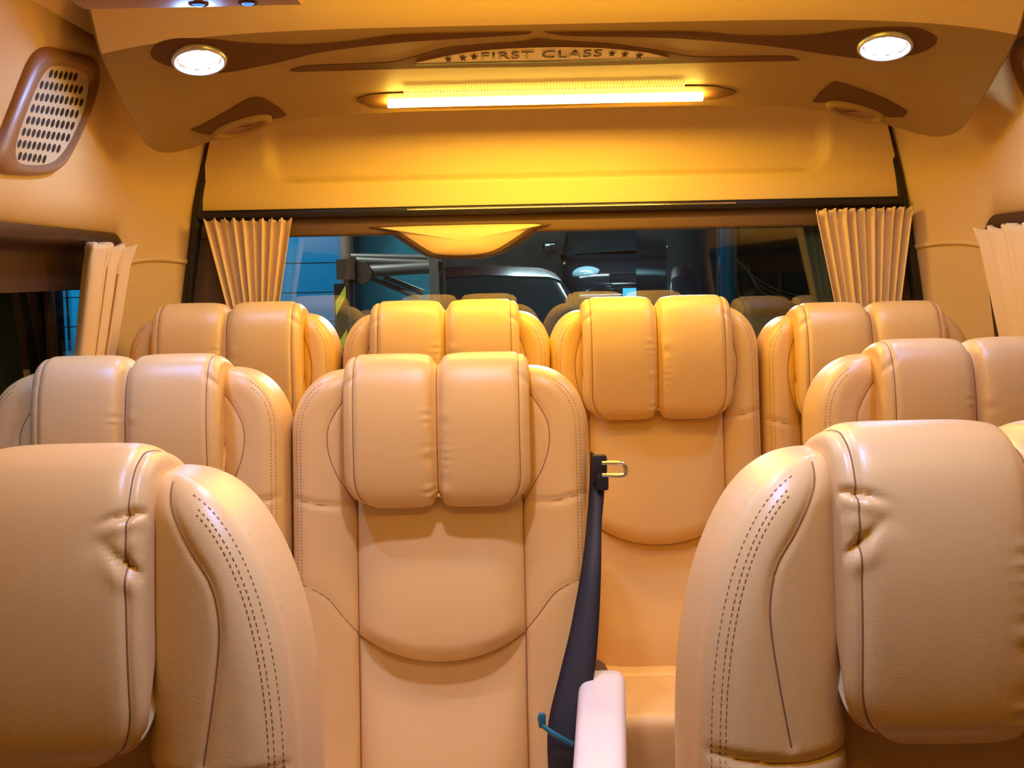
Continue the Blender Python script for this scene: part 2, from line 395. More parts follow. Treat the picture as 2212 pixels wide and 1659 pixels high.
mb.grid(P, 0); tag(mb.build('ceiling', HEADLINER), kind='structure')
mb = MB(); mb.box((XC, 1.05, FLOOR - .02), (2.0, 4.0, .04)); tag(mb.build('floor', CARPET, smooth=False), kind='structure')
mb = MB(); mb.box((XC, -.92, .85), (2.0, .04, 1.95)); tag(mb.build('wall_front', DARKTRIM, smooth=False), kind='structure')

# side windows: dark frame with a rounded corner, header, glass
def rrect(y0, y1, z0, z1, r, n=8):
    out = []
    for cx, cz, a0 in ((y1 - r, z1 - r, 0), (y0 + r, z1 - r, 90), (y0 + r, z0 + r, 180), (y1 - r, z0 + r, 270)):
        for k in range(n + 1):
            a = math.radians(a0 + 90 * k / n); out.append((cx + r * math.cos(a), cz + r * math.sin(a)))
    return out
def side_window(sg, name):
    root = MB(); rings = []
    for (g, r, dx) in ((.016, .075, -.004), (.0, .062, -.010), (-.012, .055, -.004), (-.018, .05, .02), (-.03, .045, .05), (-.055, .04, .058)):
        L = rrect(YW0 - g, YW1 + g, ZW0 - g, ZW1 + g, r)
        rings.append([(XC + sg * (wall_x(y, z) + dx), y, z) for y, z in L])
    root.grid(rings, 0, closev=True); fr = root.build(name, DARKTRIM, auto=60); tag(fr, kind='structure')
    hb = MB(); L = 12; y0 = YW0; y1 = YW1 - .02
    hb.box((XC + sg * (half(1.21) + .052), (y0 + y1) / 2, 1.205), (.02, y1 - y0, .085)); hb.build('window_header', DARKTRIM, fr, False)
    for k, y in enumerate((.75, 1.75, 2.62)): box_obj('window_mullion', (XC + sg * (half(1.0) + .058), y, 1.0), (.012, .035, .42), DARKTRIM, fr, .003)
    g = MB(); g.box((XC + sg * (half(1.0) + .068), (y0 + y1) / 2, 1.03), (.006, y1 - y0, .5)); g.build('window_pane', GLASS, fr, False)
side_window(-1, 'window_2'); side_window(1, 'window_3')

# pillar trim lips beside the tailgate
for sg, nm in ((-1, 'trim_1'), (1, 'trim_2')):
    mb = MB(); pts = []
    for y in np.linspace(2.775, 3.012, 24):
        z = 1.213 + .016 * math.sin((y - 2.775) / .237 * PI * .8); pts.append((XC + sg * (wall_x(y, z) - .001), y, z))
    mb.tube(pts, .0065, 0, 10); tag(mb.build(nm, HEADLINER), kind='structure')

# ------------------------------------------------------------------ tailgate
def ytg(z): return 3.06 - .06 * (z - 1.1)
tg = empty('door_1', (XC, 3.06, .9)); tag(tg, kind='structure')
def tgpart(mb, name, m, **k):
    o = mb.build(name, m, None, **k); o.parent = tg; o.matrix_parent_inverse = Matrix.Translation((-XC, -3.06, -.9)); return o
pl = at(585, 395, 3.03); pr_ = at(1815, 385, 3.03); ZB = (pl.z + pr_.z) / 2; ZP0 = 1.338
def f_panel(x, z):
    hx = .665 + .0 * z; r = .06; qx = np.abs(x - XC + .005) - (hx - r); qz = (ZB + .005 + r) - z
    d = np.where((qx > 0) & (qz > 0), np.hypot(np.maximum(qx, 0), np.maximum(qz, 0)), np.maximum(qx, qz)) - r
    return sm(.004, -.018, d)         # 1 inside the recess
mb = MB(); zs = np.linspace(ZP0, 1.66, 80); P = []
for z in zs:
    hw = opening(z) - .006; xs = XC + np.linspace(-hw, hw, 150); zz = np.full(xs.shape, z)
    P.append(np.stack([xs, ytg(z) - .045 + .030 * f_panel(xs, zz) + .01 * ((xs - XC) / .85) ** 4 , zz], -1))
mb.grid(P, 0, flip=False); tgpart(mb, 'upper_panel', TRIMB)
# rubber seal round the opening
mb = MB(); L = [(XC - opening(z) - .002, 3.03, z) for z in np.linspace(.3, 1.66, 30)]
for sg in (-1, 1): mb.tube([(XC + sg * (opening(z) - .008), 3.016, z) for z in np.linspace(.3, 1.68, 34)], .0135, 0, 8)
tgpart(mb, 'door_seal', BLACK)
mb = MB(); mb.box((XC, 3.013, 1.331), (opening(1.33) * 2 - .03, .045, .022)); tgpart(mb, 'black_rail', BLACK, bevel=.007, seg=3, auto=50)
mb = MB(); mb.tube([(XC - .34, 2.989, 1.3335), (XC + .44, 2.989, 1.3335)], .0022, 0, 8); tgpart(mb, 'chrome_strip', CHROME)
mb = MB(); mb.box((XC, 3.045, 1.300), (opening(1.3) * 2 - .02, .05, .046)); tgpart(mb, 'header_band', HEADER, bevel=.008, seg=3, auto=50)
for sg in (-1, 1):
    mb = MB(); P = []
    for z in np.linspace(.55, 1.325, 16):
        o_ = opening(z); P.append([(XC + sg * (o_ - a), 3.06 - b, z) for a, b in ((.0, .0), (.004, .02), (.03, .028), (.055, .024), (.075, .012), (.105, .002), (.11, -.02))])
    mb.grid(P, 0, flip=(sg > 0)); tgpart(mb, 'side_frame', HEADER)
mb = MB(); P = []
for a, b in ((.0, .0), (.0, .09), (-.01, .1)): P.append([(XC + x, 3.05 - b, .99 - a + 0) for x in (-.88, .88)])
mb.box((XC, 3.045, .72), (1.76, .05, .5)); tgpart(mb, 'lower_panel', TRIMB, bevel=.01, auto=50)
mb = MB(); mb.box((XC, 3.075, 1.13), (1.72, .006, .40)); tgpart(mb, 'window_pane', REARGLASS, smooth=False)
# brake light cover on the glass
def outl(pts, Y): return [at(a, b, Y) for a, b in pts]
mb = MB()
O0 = [(790, 484), (1195, 478), (1165, 500), (1100, 541), (1055, 556), (1000, 560), (940, 558), (905, 546), (835, 501)]
O1 = [(818, 489), (1165, 483), (1145, 499), (1088, 538), (1050, 551), (1000, 555), (945, 553), (915, 543), (852, 502)]
O2 = [(838, 491), (1148, 484), (1136, 497), (1080, 534), (1045, 547), (1000, 551), (950, 549), (922, 539), (862, 500)]
mb.grid([[tuple(p) for p in spline([tuple(q) for q in outl(O, Y)], 4, True)] for O, Y in ((O0, 3.075), (O0, 3.05), (O1, 3.015), (O2, 3.012))], 0, closev=True, flip=True)
cv = tgpart(mb, 'brake_light_cover', HEADER, auto=50)
mb = MB(); ring = np.array([tuple(q) for q in spline([tuple(p) for p in outl(O2, 3.0115)], 4, True)]); c = ring.mean(0); rs = []
for k in (1, .93, .8, .5, .2, .01):
    R = c + (ring - c) * k; R[:, 1] -= .012 * (1 - k ** 3); rs.append(R)
mb.grid(rs, 0, closev=True, flip=True); tgpart(mb, 'cover_face', TRIMB)

# ------------------------------------------------------------------ rear overhead console
YR = 2.72; KC = YR / 2.93; ZR = at(1150, 238, YR).z
YF = 2.355
def zc(x, y):
    z = ZR + .28 * (YR - y) + 1.0 * .014 * math.log(1 + math.exp(min(40, (YF - .01 - y) / .014)))
    a = abs(x - XC) / .835
    return z - .078 * min(a, 1.1) ** 5 * (0.25 + .75 * float(sm(2.35 * KC, 2.9 * KC, y)))
con = MB(); nx, ny = 90, 60; P = []
for j in range(ny):
    t = j / (ny - 1); y = 2.20 + 2 * j / 3 * .01 if j <= 24 else 2.36 + (2.955 * KC - 2.36) * (1 - (1 - (j - 24) / (ny - 25)) ** 1.3); row = []
    for i in range(nx):
        a = -1 + 2 * i / (nx - 1); a = math.sin(a * PI / 2)
        hwid = .838 + .014 * sm(2.1, 2.65, y); e = max(0, y - 2.84 * KC) / .102
        hwid -= .060 * (1 - math.sqrt(max(0, 1 - min(1, e) ** 2)))
        x = XC + a * hwid
        # the rear edge sweeps forward over the middle of the tailgate
        yy = y - .027 * float(sm(2.7 * KC, 2.955 * KC, y)) * float(sm(.66, .51, abs(x - XC)))
        row.append((x, yy, zc(x, yy)))
    P.append(row)
P = np.array(P)
lip = MB(); lip.grid(P[:24], 0, flip=True)
# a lip all round, turned upwards
edge = np.concatenate([P[:, 0], P[-1, 1:], P[::-1, -1][1:]]); rg = []
cen = np.array([XC, 2.3, 0])
for dx, dz in ((0, 0), (.004, .003), (.0065, .010), (.0065, .20)):
    E = edge.copy(); dv = E - cen; dv[:, 2] = 0; dv /= np.linalg.norm(dv, axis=1)[:, None]; E = E + dv * dx; E[:, 2] += dz; rg.append(E)
con.grid(P[23:], 0, flip=True); con.grid(rg, 0)
console = con.build('overhead_console', CONSOLE, auto=60)
lip.build('lit_front_roll', TRIMB, console)  # paler than the shell: light on the front roll put into its colour
tag(console, 'wide tan overhead console across the rear roof with brown inlays and lettering', 'console')
def on_console(pts, name, m, parent, n=4, th=.0018, closed_spline=True, sub=2):
    """a thin inlay that follows the console's underside"""
    w = [hit(a, b, zc) for a, b in pts]; q = spline([(p.x, p.y) for p in w], n, True) if n > 1 else np.array([(p.x, p.y) for p in w])
    bm = bmesh.new(); vs = [bm.verts.new((a, b, 0)) for a, b in q]; es = [bm.edges.new((vs[i], vs[(i + 1) % len(vs)])) for i in range(len(vs))]
    bmesh.ops.triangle_fill(bm, edges=es, use_beauty=True)
    for _ in range(sub):
        long = [e for e in bm.edges if e.calc_length() > .02 and len(e.link_faces) == 2]
        if long: bmesh.ops.subdivide_edges(bm, edges=long, cuts=1); bmesh.ops.triangulate(bm, faces=bm.faces)
    for v in bm.verts: v.co.z = zc(v.co.x, v.co.y) - th
    r = bmesh.ops.extrude_face_region(bm, geom=list(bm.faces))
    for v in [g for g in r['geom'] if isinstance(g, bmesh.types.BMVert)]: v.co.z += th + .003
    bmesh.ops.recalc_face_normals(bm, faces=bm.faces)
    me = bpy.data.meshes.new(name); bm.to_mesh(me); bm.free(); me.materials.append(m); return link(name, me, parent, False)
on_console([(325, 115), (335, 97), (361, 86), (401, 82), (468, 85), (522, 91), (636, 95), (740, 89), (844, 74), (968, 69), (1120, 66), (1147, 67), (1131, 73), (1035, 79), (867, 90), (700, 110), (602, 133), (502, 153), (435, 157), (385, 148), (338, 130)], 'brown_inlay', INLAY, console, 3)
on_console([(1178, 67), (1200, 66), (1440, 65), (1530, 68), (1606, 75), (1740, 74), (1840, 62), (1940, 57), (1990, 62), (2024, 82), (2007, 104), (1957, 120), (1890, 126), (1840, 123), (1773, 114), (1673, 99), (1572, 89), (1472, 82), (1402, 79), (1235, 76), (1190, 71)], 'brown_inlay', INLAY, console, 3)
on_console([(626, 152), (652, 142), (702, 139), (834, 134), (874, 127), (934, 110), (984, 99), (1128, 88), (1162, 80), (1195, 86), (1302, 92), (1369, 100), (1440, 111), (1480, 119), (1530, 122), (1673, 120), (1710, 121), (1719, 126), (1706, 130), (1472, 135), (1202, 142), (1035, 144), (700, 152)], 'brown_inlay', INLAY, console, 2)
plate = on_console([(901, 134), (917, 129), (984, 115), (1035, 108), (1101, 103), (1202, 100), (1302, 102), (1369, 108), (1402, 112), (1438, 121), (1420, 123), (1200, 127), (1000, 131)], 'sign_plate', mat('sign_plate', (.62, .42, .25), .35), console, 2, .0032)
on_console([(898, 135), (1160, 129), (1438, 122), (1436, 125), (1160, 132), (900, 138)], 'sign_slot', DARKTRIM, console, 1, .0036)
# lettering
cu = bpy.data.curves.new('txt', 'FONT'); cu.body = 'FIRST CLASS'; cu.size = 1; cu.space_character = 1.12; cu.offset = .012
to = bpy.data.objects.new('txt', cu); COL.objects.link(to); bpy.context.view_layer.update()
me = bpy.data.meshes.new_from_object(to); bpy.data.objects.remove(to)
xs = [v.co.x for v in me.vertices]; ys = [v.co.y for v in me.vertices]; x0, x1, y0, y1 = min(xs), max(xs), min(ys), max(ys)
A0 = hit(1040, 125.5, zc); A1 = hit(1299, 119, zc); A2 = hit(1040, 109.5, zc)
def textpt(u, w, th):
    p = A0 + (A1 - A0) * u + (A2 - A0) * w; return (p.x, p.y, zc(p.x, p.y) - th)
bm = bmesh.new(); bm.from_mesh(me)
for v in bm.verts: v.co = textpt((v.co.x - x0) / (x1 - x0), (v.co.y - y0) / (y1 - y0), .0038)
r = bmesh.ops.extrude_face_region(bm, geom=list(bm.faces))
for v in [g for g in r['geom'] if isinstance(g, bmesh.types.BMVert)]: v.co.z += .0012
me2 = bpy.data.meshes.new('lettering'); bm.to_mesh(me2); bm.free(); me2.materials.clear(); me2.materials.append(LETTER)
link('lettering', me2, console, False)
for px, py in ((968, 124), (1000, 121.5), (1024, 119), (1322, 112), (1350, 114), (1381, 116.5)):
    c = hit(px, py, zc); mb = MB(); ring = []
    for k in range(10):
        a = PI / 2 + k * PI / 5; rr = .0075 if k % 2 == 0 else .0032; ring.append((c.x + rr * math.cos(a), c.y - rr * 2.0 * math.sin(a)))
    mb.grid([[(x, y, zc(x, y) - t) for x, y in ring] for t in (.0025, .0038)], 0, closev=True); mb.poly([(x, y, zc(x, y) - .0038) for x, y in ring]); mb.build('star', LETTER, console, False)

# strip lamp
lamp = empty('strip_lamp', hit(1178, 215, zc)); tag(lamp, 'long glowing warm strip lamp on the rear overhead console', 'lamp')
def under(o, root):
    o.parent = root; o.matrix_parent_inverse = Matrix.Translation(-root.location); return o
o = on_console([(770, 214), (787, 206), (840, 200), (1160, 192), (1500, 184), (1560, 188), (1590, 197), (1562, 208), (1500, 214), (1160, 227), (840, 232), (790, 224)], 'lamp_base', INLAY, None, 3, .0022); under(o, lamp)
a0 = hit(838, 216, zc); a1 = hit(1517, 201, zc); mb = MB(); R = []
for t in np.linspace(0, 1, 40):
    p = a0 + (a1 - a0) * t; z = zc(p.x, p.y)
    sh = .018 * (1 if t in (0,) else 0) 
    R.append([(p.x, p.y + dy, z - dz) for dy, dz in ((-.016, .001), (-.0145, .010), (-.010, .0145), (.0, .0165), (.010, .0145), (.0145, .010), (.016, .001))])
mb.grid(R, 0); mb.poly(R[0]); mb.poly(R[-1][::-1]); under(mb.build('lamp_diffuser', STRIP, None, True, auto=70), lamp)
mb = MB(); 
for k in range(90):
    t = .06 + .87 * k / 89; p = a0 + (a1 - a0) * t; y = p.y - .072; 
    mb.grid([[(p.x - .0026, y + q * .042, zc(p.x, y + q * .042) - .0022 - .002 * q), (p.x, y + q * .042, zc(p.x, y + q * .042) - .0028 - .002 * q), (p.x + .0026, y + q * .042, zc(p.x, y + q * .042) - .0022 - .002 * q)] for q in (0, .25, .5, .75, 1)], 0)
under(mb.build('ribbed_reflector', mat('ribbed_gold', (.40, .26, .09), .5), None, False), lamp)

# round downlights
def downlight(name, c, nrm, label, group, r=.052, led=LED, can=0):
    root = empty(name, c); z = Vector(nrm).normalized(); x = Vector((1, 0, 0)); y = z.cross(x).normalized(); x = y.cross(z)
    def L(a, b, h): return tuple(x * a + y * b + z * h)
    def rings(spec, n=36): return [[L(rr * math.cos(2 * PI * k / n), rr * math.sin(2 * PI * k / n), h) for k in range(n)] for rr, h in spec]
    mb = MB(); mb.grid(rings([(r, -.004), (r, .003), (r * .97, .0065), (r * .9, .0075), (r * .84, .005), (r * .80, -.002)]), 0, closev=True); mb.build('bezel', RINGM, root)
    if can:  # collar shaped to narrow the beam of the added roof lamps
        mb = MB(); mb.grid(rings([(r * 1.05, -.004), (r * 1.05, can), (r * 1.0, can), (r * 1.0, .004)]), 0, closev=True); mb.build('shade', DARKTRIM, root)
    mb = MB(); mb.grid(rings([(r * .80, -.001), (r * .7, -.0025), (r * .3, -.003), (.0005, -.003)]), 0, closev=True); mb.build('reflector', LEDHALO, root)
    mb = MB()
    for k in range(9):
        a = 2 * PI * k / 8; rr = r * .52 if k < 8 else 0; cx, cy = rr * math.cos(a), rr * math.sin(a)
        q = r * .165
        P = [[L(cx + q * s_ * math.cos(2 * PI * j / 14), cy + q * s_ * math.sin(2 * PI * j / 14), h) for j in range(14)] for s_, h in ((1, -.001), (.95, .003), (.6, .0055), (.02, .0065))]
        mb.grid(P, 0, closev=True)
    mb.build('led_cluster', led, root)
    tag(root, label, 'light', group); return root
def cn(x, y):
    e = .004; return Vector(((zc(x + e, y) - zc(x - e, y)) / (2 * e), (zc(x, y + e) - zc(x, y - e)) / (2 * e), -1))
for (px, py, lb) in ((430, 127, 'round white downlight at the left end of the rear overhead console'), (1912, 97, 'round white downlight at the right end of the rear overhead console')):
    p = hit(px, py, zc); n = cn(p.x, p.y).normalized(); downlight('downlight', p + n * .002, n, lb, 'downlights in the rear console')
for (x, y) in ((-.66, 1.86), (.70, 1.94), (.06, .84), (-.10, 1.62)):  # unseen lamps added for cool light and blue highlights on the seats
    d = downlight('downlight', Vector((x, y, float(np.interp(abs(x - XC), [h for z, h in SEC][::-1], [z for z, h in SEC][::-1])) - .004)), (0, 0, -1), 'unseen cool downlight added in the roof lining ahead of the overhead console', 'unseen downlights added in the roof lining', {.84: .046, 1.86: .036, 1.94: .030, 1.62: .05}[y], LEDFILL if y == 1.62 else BLUEFILL, .055)
# unseen strips added in the roof for warm fill on seats and console
def fill_strip(y, w, lb):
    root = empty('roof_fill_strip', (XC, y, 1.775)); mb = MB(); R = []
    for t in np.linspace(-1, 1, 12): R.append([(t * w, a, b) for a, b in ((-.03, .01), (-.03, -.03), (-.015, -.042), (.015, -.042), (.03, -.03), (.03, .01))])
    mb.grid(R, 0, flip=False); mb.poly(R[0]); mb.poly(R[-1][::-1]); mb.build('lamp_diffuser', FILLSTRIP, root, auto=60)
    b = MB(); b.box((0, 0, .020), (2 * w + .06, .1, .022)); b.build('lamp_base', PLASTIC, root, False)
    tag(root, lb, 'lamp'); return root
FILLSTRIP = mat('fill_strip_glow', (1, .8, .4), .4, emit=(1, .63, .045), es=20)
fill_strip(1.90, .40, 'unseen warm fill strip added to the roof lining just ahead of the rear overhead console'); fill_strip(.66, .46, 'unseen warm fill strip added to the roof lining above the front row of seats')

# corner outlets on the console
for (tri, rc, ang, lb) in (([(413, 278), (435, 270), (495, 236), (535, 213), (562, 209), (584, 219), (619, 247), (569, 257), (502, 275), (452, 288)], (522, 269, 68, 15), -17, 'left brown corner air outlet with a tan ring on the rear console'),
                       ([(1755, 217), (1793, 178), (1812, 177), (1857, 191), (1960, 239), (1924, 251), (1857, 233), (1790, 218)], (1848, 236, 66, 14), 14, 'right brown corner air outlet with a tan ring on the rear console')):
    c0 = hit(rc[0], rc[1], zc); root = empty('air_outlet', c0)
    under(on_console(tri, 'brown_plate', INLAY, None, 2, .003), root)
    ca, sa = math.cos(math.radians(ang)), math.sin(math.radians(ang)); mb = MB(); ring = []; inner = []
    for k in range(40):
        a = 2 * PI * k / 40
        for L_, f_ in ((ring, 1), (inner, .72)):
            u, w = rc[2] * f_ * math.cos(a), rc[3] * (f_ if f_ == 1 else .62) * math.sin(a); p = hit(rc[0] + u * ca - w * sa, rc[1] + u * sa + w * ca, zc); L_.append(p)
    rgs = [[(p.x, p.y, p.z - h) for p in R_] for R_, h in ((ring, .0), (ring, .008))]
    md = [(a_ * .5 + b_ * .5) for a_, b_ in zip(ring, inner)]
    rgs += [[(p.x, p.y, p.z - .013) for p in md], [(p.x, p.y, p.z - .008) for p in inner], [(p.x, p.y, p.z - .001) for p in inner]]
    mb.grid(rgs, 0, closev=True); under(mb.build('ring', CONSOLE, None), root)
    mb = MB(); mb.poly([(p.x, p.y, p.z - .0042) for p in inner]); mb.box(((c0.x, c0.y, c0.z - .004)), (.05, .004, .004)); under(mb.build('outlet_core', BROWN, None, False), root)
    tag(root, lb, 'air outlet', 'corner outlets of the rear console')

# ------------------------------------------------------------------ side air vents
def wall_hit(px, py):
    d = ray(px, py); lo, hi = 1.0, 2.7
    for _ in range(50):
        m = (lo + hi) / 2; p = CAM + d * (m / d.y)
        if (XC - p.x) < half(p.z): lo = m
        else: hi = m
    return CAM + d * (lo / d.y)
c0 = wall_hit(105, 245); pa = wall_hit(60, 245); pb = wall_hit(105, 205)
vn = (pa - c0).cross(pb - c0).normalized()
if vn.x < 0: vn = -vn
def vplane(px, py, h=0):
    d = ray(px, py); t = (c0 - CAM).dot(vn) / d.dot(vn); return CAM + d * t + vn * h
VO = [(95, 100), (135, 108), (180, 120), (203, 133), (207, 155), (202, 190), (175, 262), (140, 335), (118, 365), (85, 377), (30, 378), (-5, 372), (-18, 340), (-5, 295), (25, 215), (55, 140), (72, 110)]
VI = [(117, 144), (150, 148), (178, 158), (189, 172), (188, 200), (180, 238), (155, 295), (132, 332), (108, 352), (72, 357), (42, 353), (30, 338), (31, 308), (48, 255), (70, 200), (95, 155)]
def make_vent():
    root = empty('side_air_vent', c0)
    off = [(x - 4 if x < 100 else x + 3, y) for x, y in VI]
    sp = lambda P_, h: [tuple(vplane(a, b, h)) for a, b in spline(P_, 4, True)]
    def between(t): return [(a[0] * (1 - t) + b[0] * t, a[1] * (1 - t) + b[1] * t) for a, b in zip(spline(VO, 8, True)[::1][:128], spline(VI, 8, True)[:128])]
    so = spline(VO, 8, True); si = spline(VI, 8, True); no = 96
    def resample(P_, n, ref):
        # by angle about the centre so the two loops match
        c = np.array([92, 245.]); ang = np.unwrap(np.arctan2(P_[:, 1] - c[1], (P_[:, 0] - c[0]) * 1.0)); ang = ang - ang[0]
        a0_ = math.atan2(P_[0][1] - c[1], P_[0][0] - c[0]); full = ang / (2 * PI)
        t = np.linspace(0, 2 * PI, n, endpoint=False); sgn = 1 if ang[-1] > 0 else -1
        angs = (a0_ + ang) * 1.0; base = np.sort((angs % (2 * PI))); idx = np.argsort(angs % (2 * PI))
        X = np.interp(t, base, P_[idx, 0], period=2 * PI); Y = np.interp(t, base, P_[idx, 1], period=2 * PI); return np.stack([X, Y], 1)
    a, b = resample(so, 96, 0), resample(si, 96, 0)
    mb = MB(); rings = []
    for t, h in ((0, -.02), (0, .004), (.08, .010), (.3, .014), (.6, .014), (.8, .010), (.93, .003), (1.0, -.003)):
        rings.append([tuple(vplane(*(p * (1 - t) + q * t), h)) for p, q in zip(a, b)])
    mb.grid(rings, 0, closev=True); under(mb.build('vent_frame', BROWN, None, auto=60), root)
    # perforated grille
    bm = bmesh.new(); loop = [p for p in spline([( (x - 108) * 1.0 + 108, y) for x, y in VI], 3, True)]
    def addloop(P_):
        vs = [bm.verts.new((p[0], p[1], 0)) for p in P_]; return [bm.edges.new((vs[i], vs[(i + 1) % len(vs)])) for i in range(len(vs))]
    es = addloop(loop); cells = []
    def inside(x, y):
        r = False; n = len(loop)
        for i in range(n):
            (x1, y1), (x2, y2) = loop[i], loop[(i + 1) % n]
            if (y1 > y) != (y2 > y) and x < (x2 - x1) * (y - y1) / (y2 - y1) + x1: r = not r
        return r
    for r_ in range(8):
        yc = 163 + r_ * 25.4
        for q in range(-2, 14):
            xc = 112 - r_ * 9.6 + q * 10.6 - 4; yy = yc + q * 1.4 - 4
            pts = [(xc + 3.9 * math.cos(a_ + .0) + 2.6 * -math.sin(a_), yy + 9.2 * math.sin(a_)) for a_ in np.linspace(0, 2 * PI, 10, endpoint=False)]
            if all(inside(x_ + dx, y_ + dy) for x_, y_ in pts for dx, dy in ((-2, 0), (2, 0), (0, -2), (0, 2))): es += addloop(pts); cells.append((xc, yy))
    bmesh.ops.triangle_fill(bm, edges=es, use_beauty=True)
    ret = bmesh.ops.extrude_face_region(bm, geom=list(bm.faces)); new = {g for g in ret['geom'] if isinstance(g, bmesh.types.BMVert)}
    for v in bm.verts: v.co = vplane(v.co.x, v.co.y, -.0005 if v in new else .0015)
    bmesh.ops.recalc_face_normals(bm, faces=bm.faces)
    me = bpy.data.meshes.new('grille'); bm.to_mesh(me); bm.free(); me.materials.append(GRILLE); under(link('grille', me, None, False), root)
    mb = MB(); mb.poly([tuple(vplane(a_, b_, -.001)) for a_, b_ in loop]); under(mb.build('vent_back', HOLE, None, False), root)
    mb = MB()
    for xc, yy in cells:
        mb.poly([tuple(vplane(xc + 3.9 * math.cos(a_) - 2.6 * math.sin(a_), yy + 9.2 * math.sin(a_), .0019)) for a_ in np.linspace(0, 2 * PI, 14, endpoint=False)])
    under(mb.build('vent_slots', HOLE, None, False), root)
    return root
vent = make_vent(); tag(vent, 'brown framed air vent with a perforated cream grille on the left side panel', 'air vent', 'side air vents')
# the same vent on the other side, mirrored
def mirror_copy(o, name):
    r = empty(name, (2 * XC - o.location.x, o.location.y, o.location.z))
    for ch in o.children:
        me = ch.data.copy(); bm = bmesh.new(); bm.from_mesh(me)
        for v in bm.verts:
            w = ch.matrix_parent_inverse @ v.co; v.co = Vector((-w.x, w.y, w.z))
        bmesh.ops.reverse_faces(bm, faces=bm.faces); bm.to_mesh(me); bm.free(); c = link(ch.name.split('.')[0], me, r, False)
        if ch.name.startswith('vent_frame'): me.shade_smooth()
    return r
bpy.context.view_layer.update()
v2 = mirror_copy(vent, 'side_air_vent'); tag(v2, 'brown framed air vent with a perforated cream grille on the right side panel', 'air vent', 'side air vents')

# ceiling duct panel with blue indicator lamps
pd = at(440, 20, 2.05); root = empty('roof_control_panel', (pd.x, 2.05, pd.z))
mb = MB(); xl = at(190, 10, 2.05).x - pd.x; xr = at(655, 10, 2.05).x - pd.x; L = []
for sx, a0_ in ((xl + .03, 180), (xr - .03, 270)): pass
prof = rrect(-.13, .0, 0, .2, .02, 5)
mb.grid([[(x, y, z) for y, z in [(a, b) for a, b in prof]] for x in (xl, xr)], 0, closev=True); mb.poly([(xl, a, b) for a, b in prof]); mb.poly([(xr, a, b) for a, b in prof][::-1])
mb.build('panel_housing', BROWN, root, auto=40)
for px in (440, 545):
    p = at(px, 4, 2.04); b = MB(); cx = p.x - pd.x
    b.grid([[(cx + rr * math.cos(2 * PI * k / 20), -.045 + rr * math.sin(2 * PI * k / 20), -.0 - h) for k in range(20)] for rr, h in ((.010, -.001), (.0095, .003), (.006, .005), (.0003, .0055))], 0, closev=True); b.build('blue_indicator', BLUELED, root)
    b = MB(); b.grid([[(cx + rr * math.cos(2 * PI * k / 24), -.045 + rr * math.sin(2 * PI * k / 24), h) for k in range(24)] for rr, h in ((.016, .001), (.015, -.003), (.011, -.003), (.0105, .001))], 0, closev=True); b.build('indicator_ring', INLAY, root)
tag(root, 'brown roof control panel with blue lit indicators at the upper left', 'control panel')

# ------------------------------------------------------------------ curtains
def curtain(name, topL, topR, botL, botR, pl, amp, label, rows=40, extra=.3, fnY=None, grp='window curtains', inward=(0, -1, 0)):
    """pleated cloth hung between two top points and gathered towards two lower points"""
    tl, tr, bl, br = map(Vector, (topL, topR, botL, botR)); mb = MB(); n = pl * 14; P = []; inw = Vector(inward)
    for j in range(rows + 1):
        t = j / rows; a = tl + (bl - tl) * t; b = tr + (br - tr) * t; row = []
        for i in range(n + 1):
            u = i / n; ph = u * pl * 2 * PI; w = math.cos(ph); wv = math.copysign(abs(w) ** .6, w)
            am = amp * (1 - .3 * t) * (.75 + .25 * math.sin(i // 14 * 2.3 + 1)); p = a + (b - a) * (u + .16 / pl * math.sin(2 * ph) * -1 * (.5)) 
            p = p + inw * (am * (wv * .5 + .5))
            if j < 3: p = p + inw * (.25 * amp * math.sin(ph * 2 + 1) * (3 - j) / 3); p.z += .0035 * math.cos(ph + .7) * (1 - j / 3) + .0018 * math.sin(i * 1.7) * (1 - j / 3)
            row.append(tuple(p))
        P.append(row)
    mb.grid(P, 0); o = mb.build(name, CURT, None)
    so = o.modifiers.new('thick', 'SOLIDIFY'); so.thickness = .0022; tag(o, label, 'curtain', grp); return o
YC = 2.985
def ext(a, b, k): a, b = Vector(a), Vector(b); return a + (b - a) * k
tl, tr, bl, br = at(448, 476, YC), at(633, 475, YC), at(494, 655, YC), at(606, 652, YC)
curtain('curtain', tl, tr, ext(tl, bl, 1.35), ext(tr, br, 1.35), 9, .030, 'pleated cream curtain fanned at the left end of the rear window')
tl, tr, bl, br = at(1757, 456, YC), at(1966, 450, YC), at(1800, 655, YC), at(1942, 650, YC)
curtain('curtain', tl, tr, ext(tl, bl, 1.3), ext(tr, br, 1.3), 10, .030, 'pleated cream curtain fanned at the right end of the rear window')
# side curtains hang just inside the side windows
def inner(y, z, sg): return Vector((XC + sg * (wall_x(y, z) - .012), y, z))
zt = 1.255
for sg, lb in ((-1, 'bunched cream curtain at the rear end of the left side window'), (1, 'bunched cream curtain at the rear end of the right side window')):
    ya, yb = 2.50, 2.745
    o = curtain('curtain', inner(yb, zt, sg) , inner(ya, zt, sg), inner(yb - .0, .86, sg) - Vector((0, .06, 0)), inner(ya, .86, sg), 4, .035, lb, 30, inward=(-sg, 0, 0))

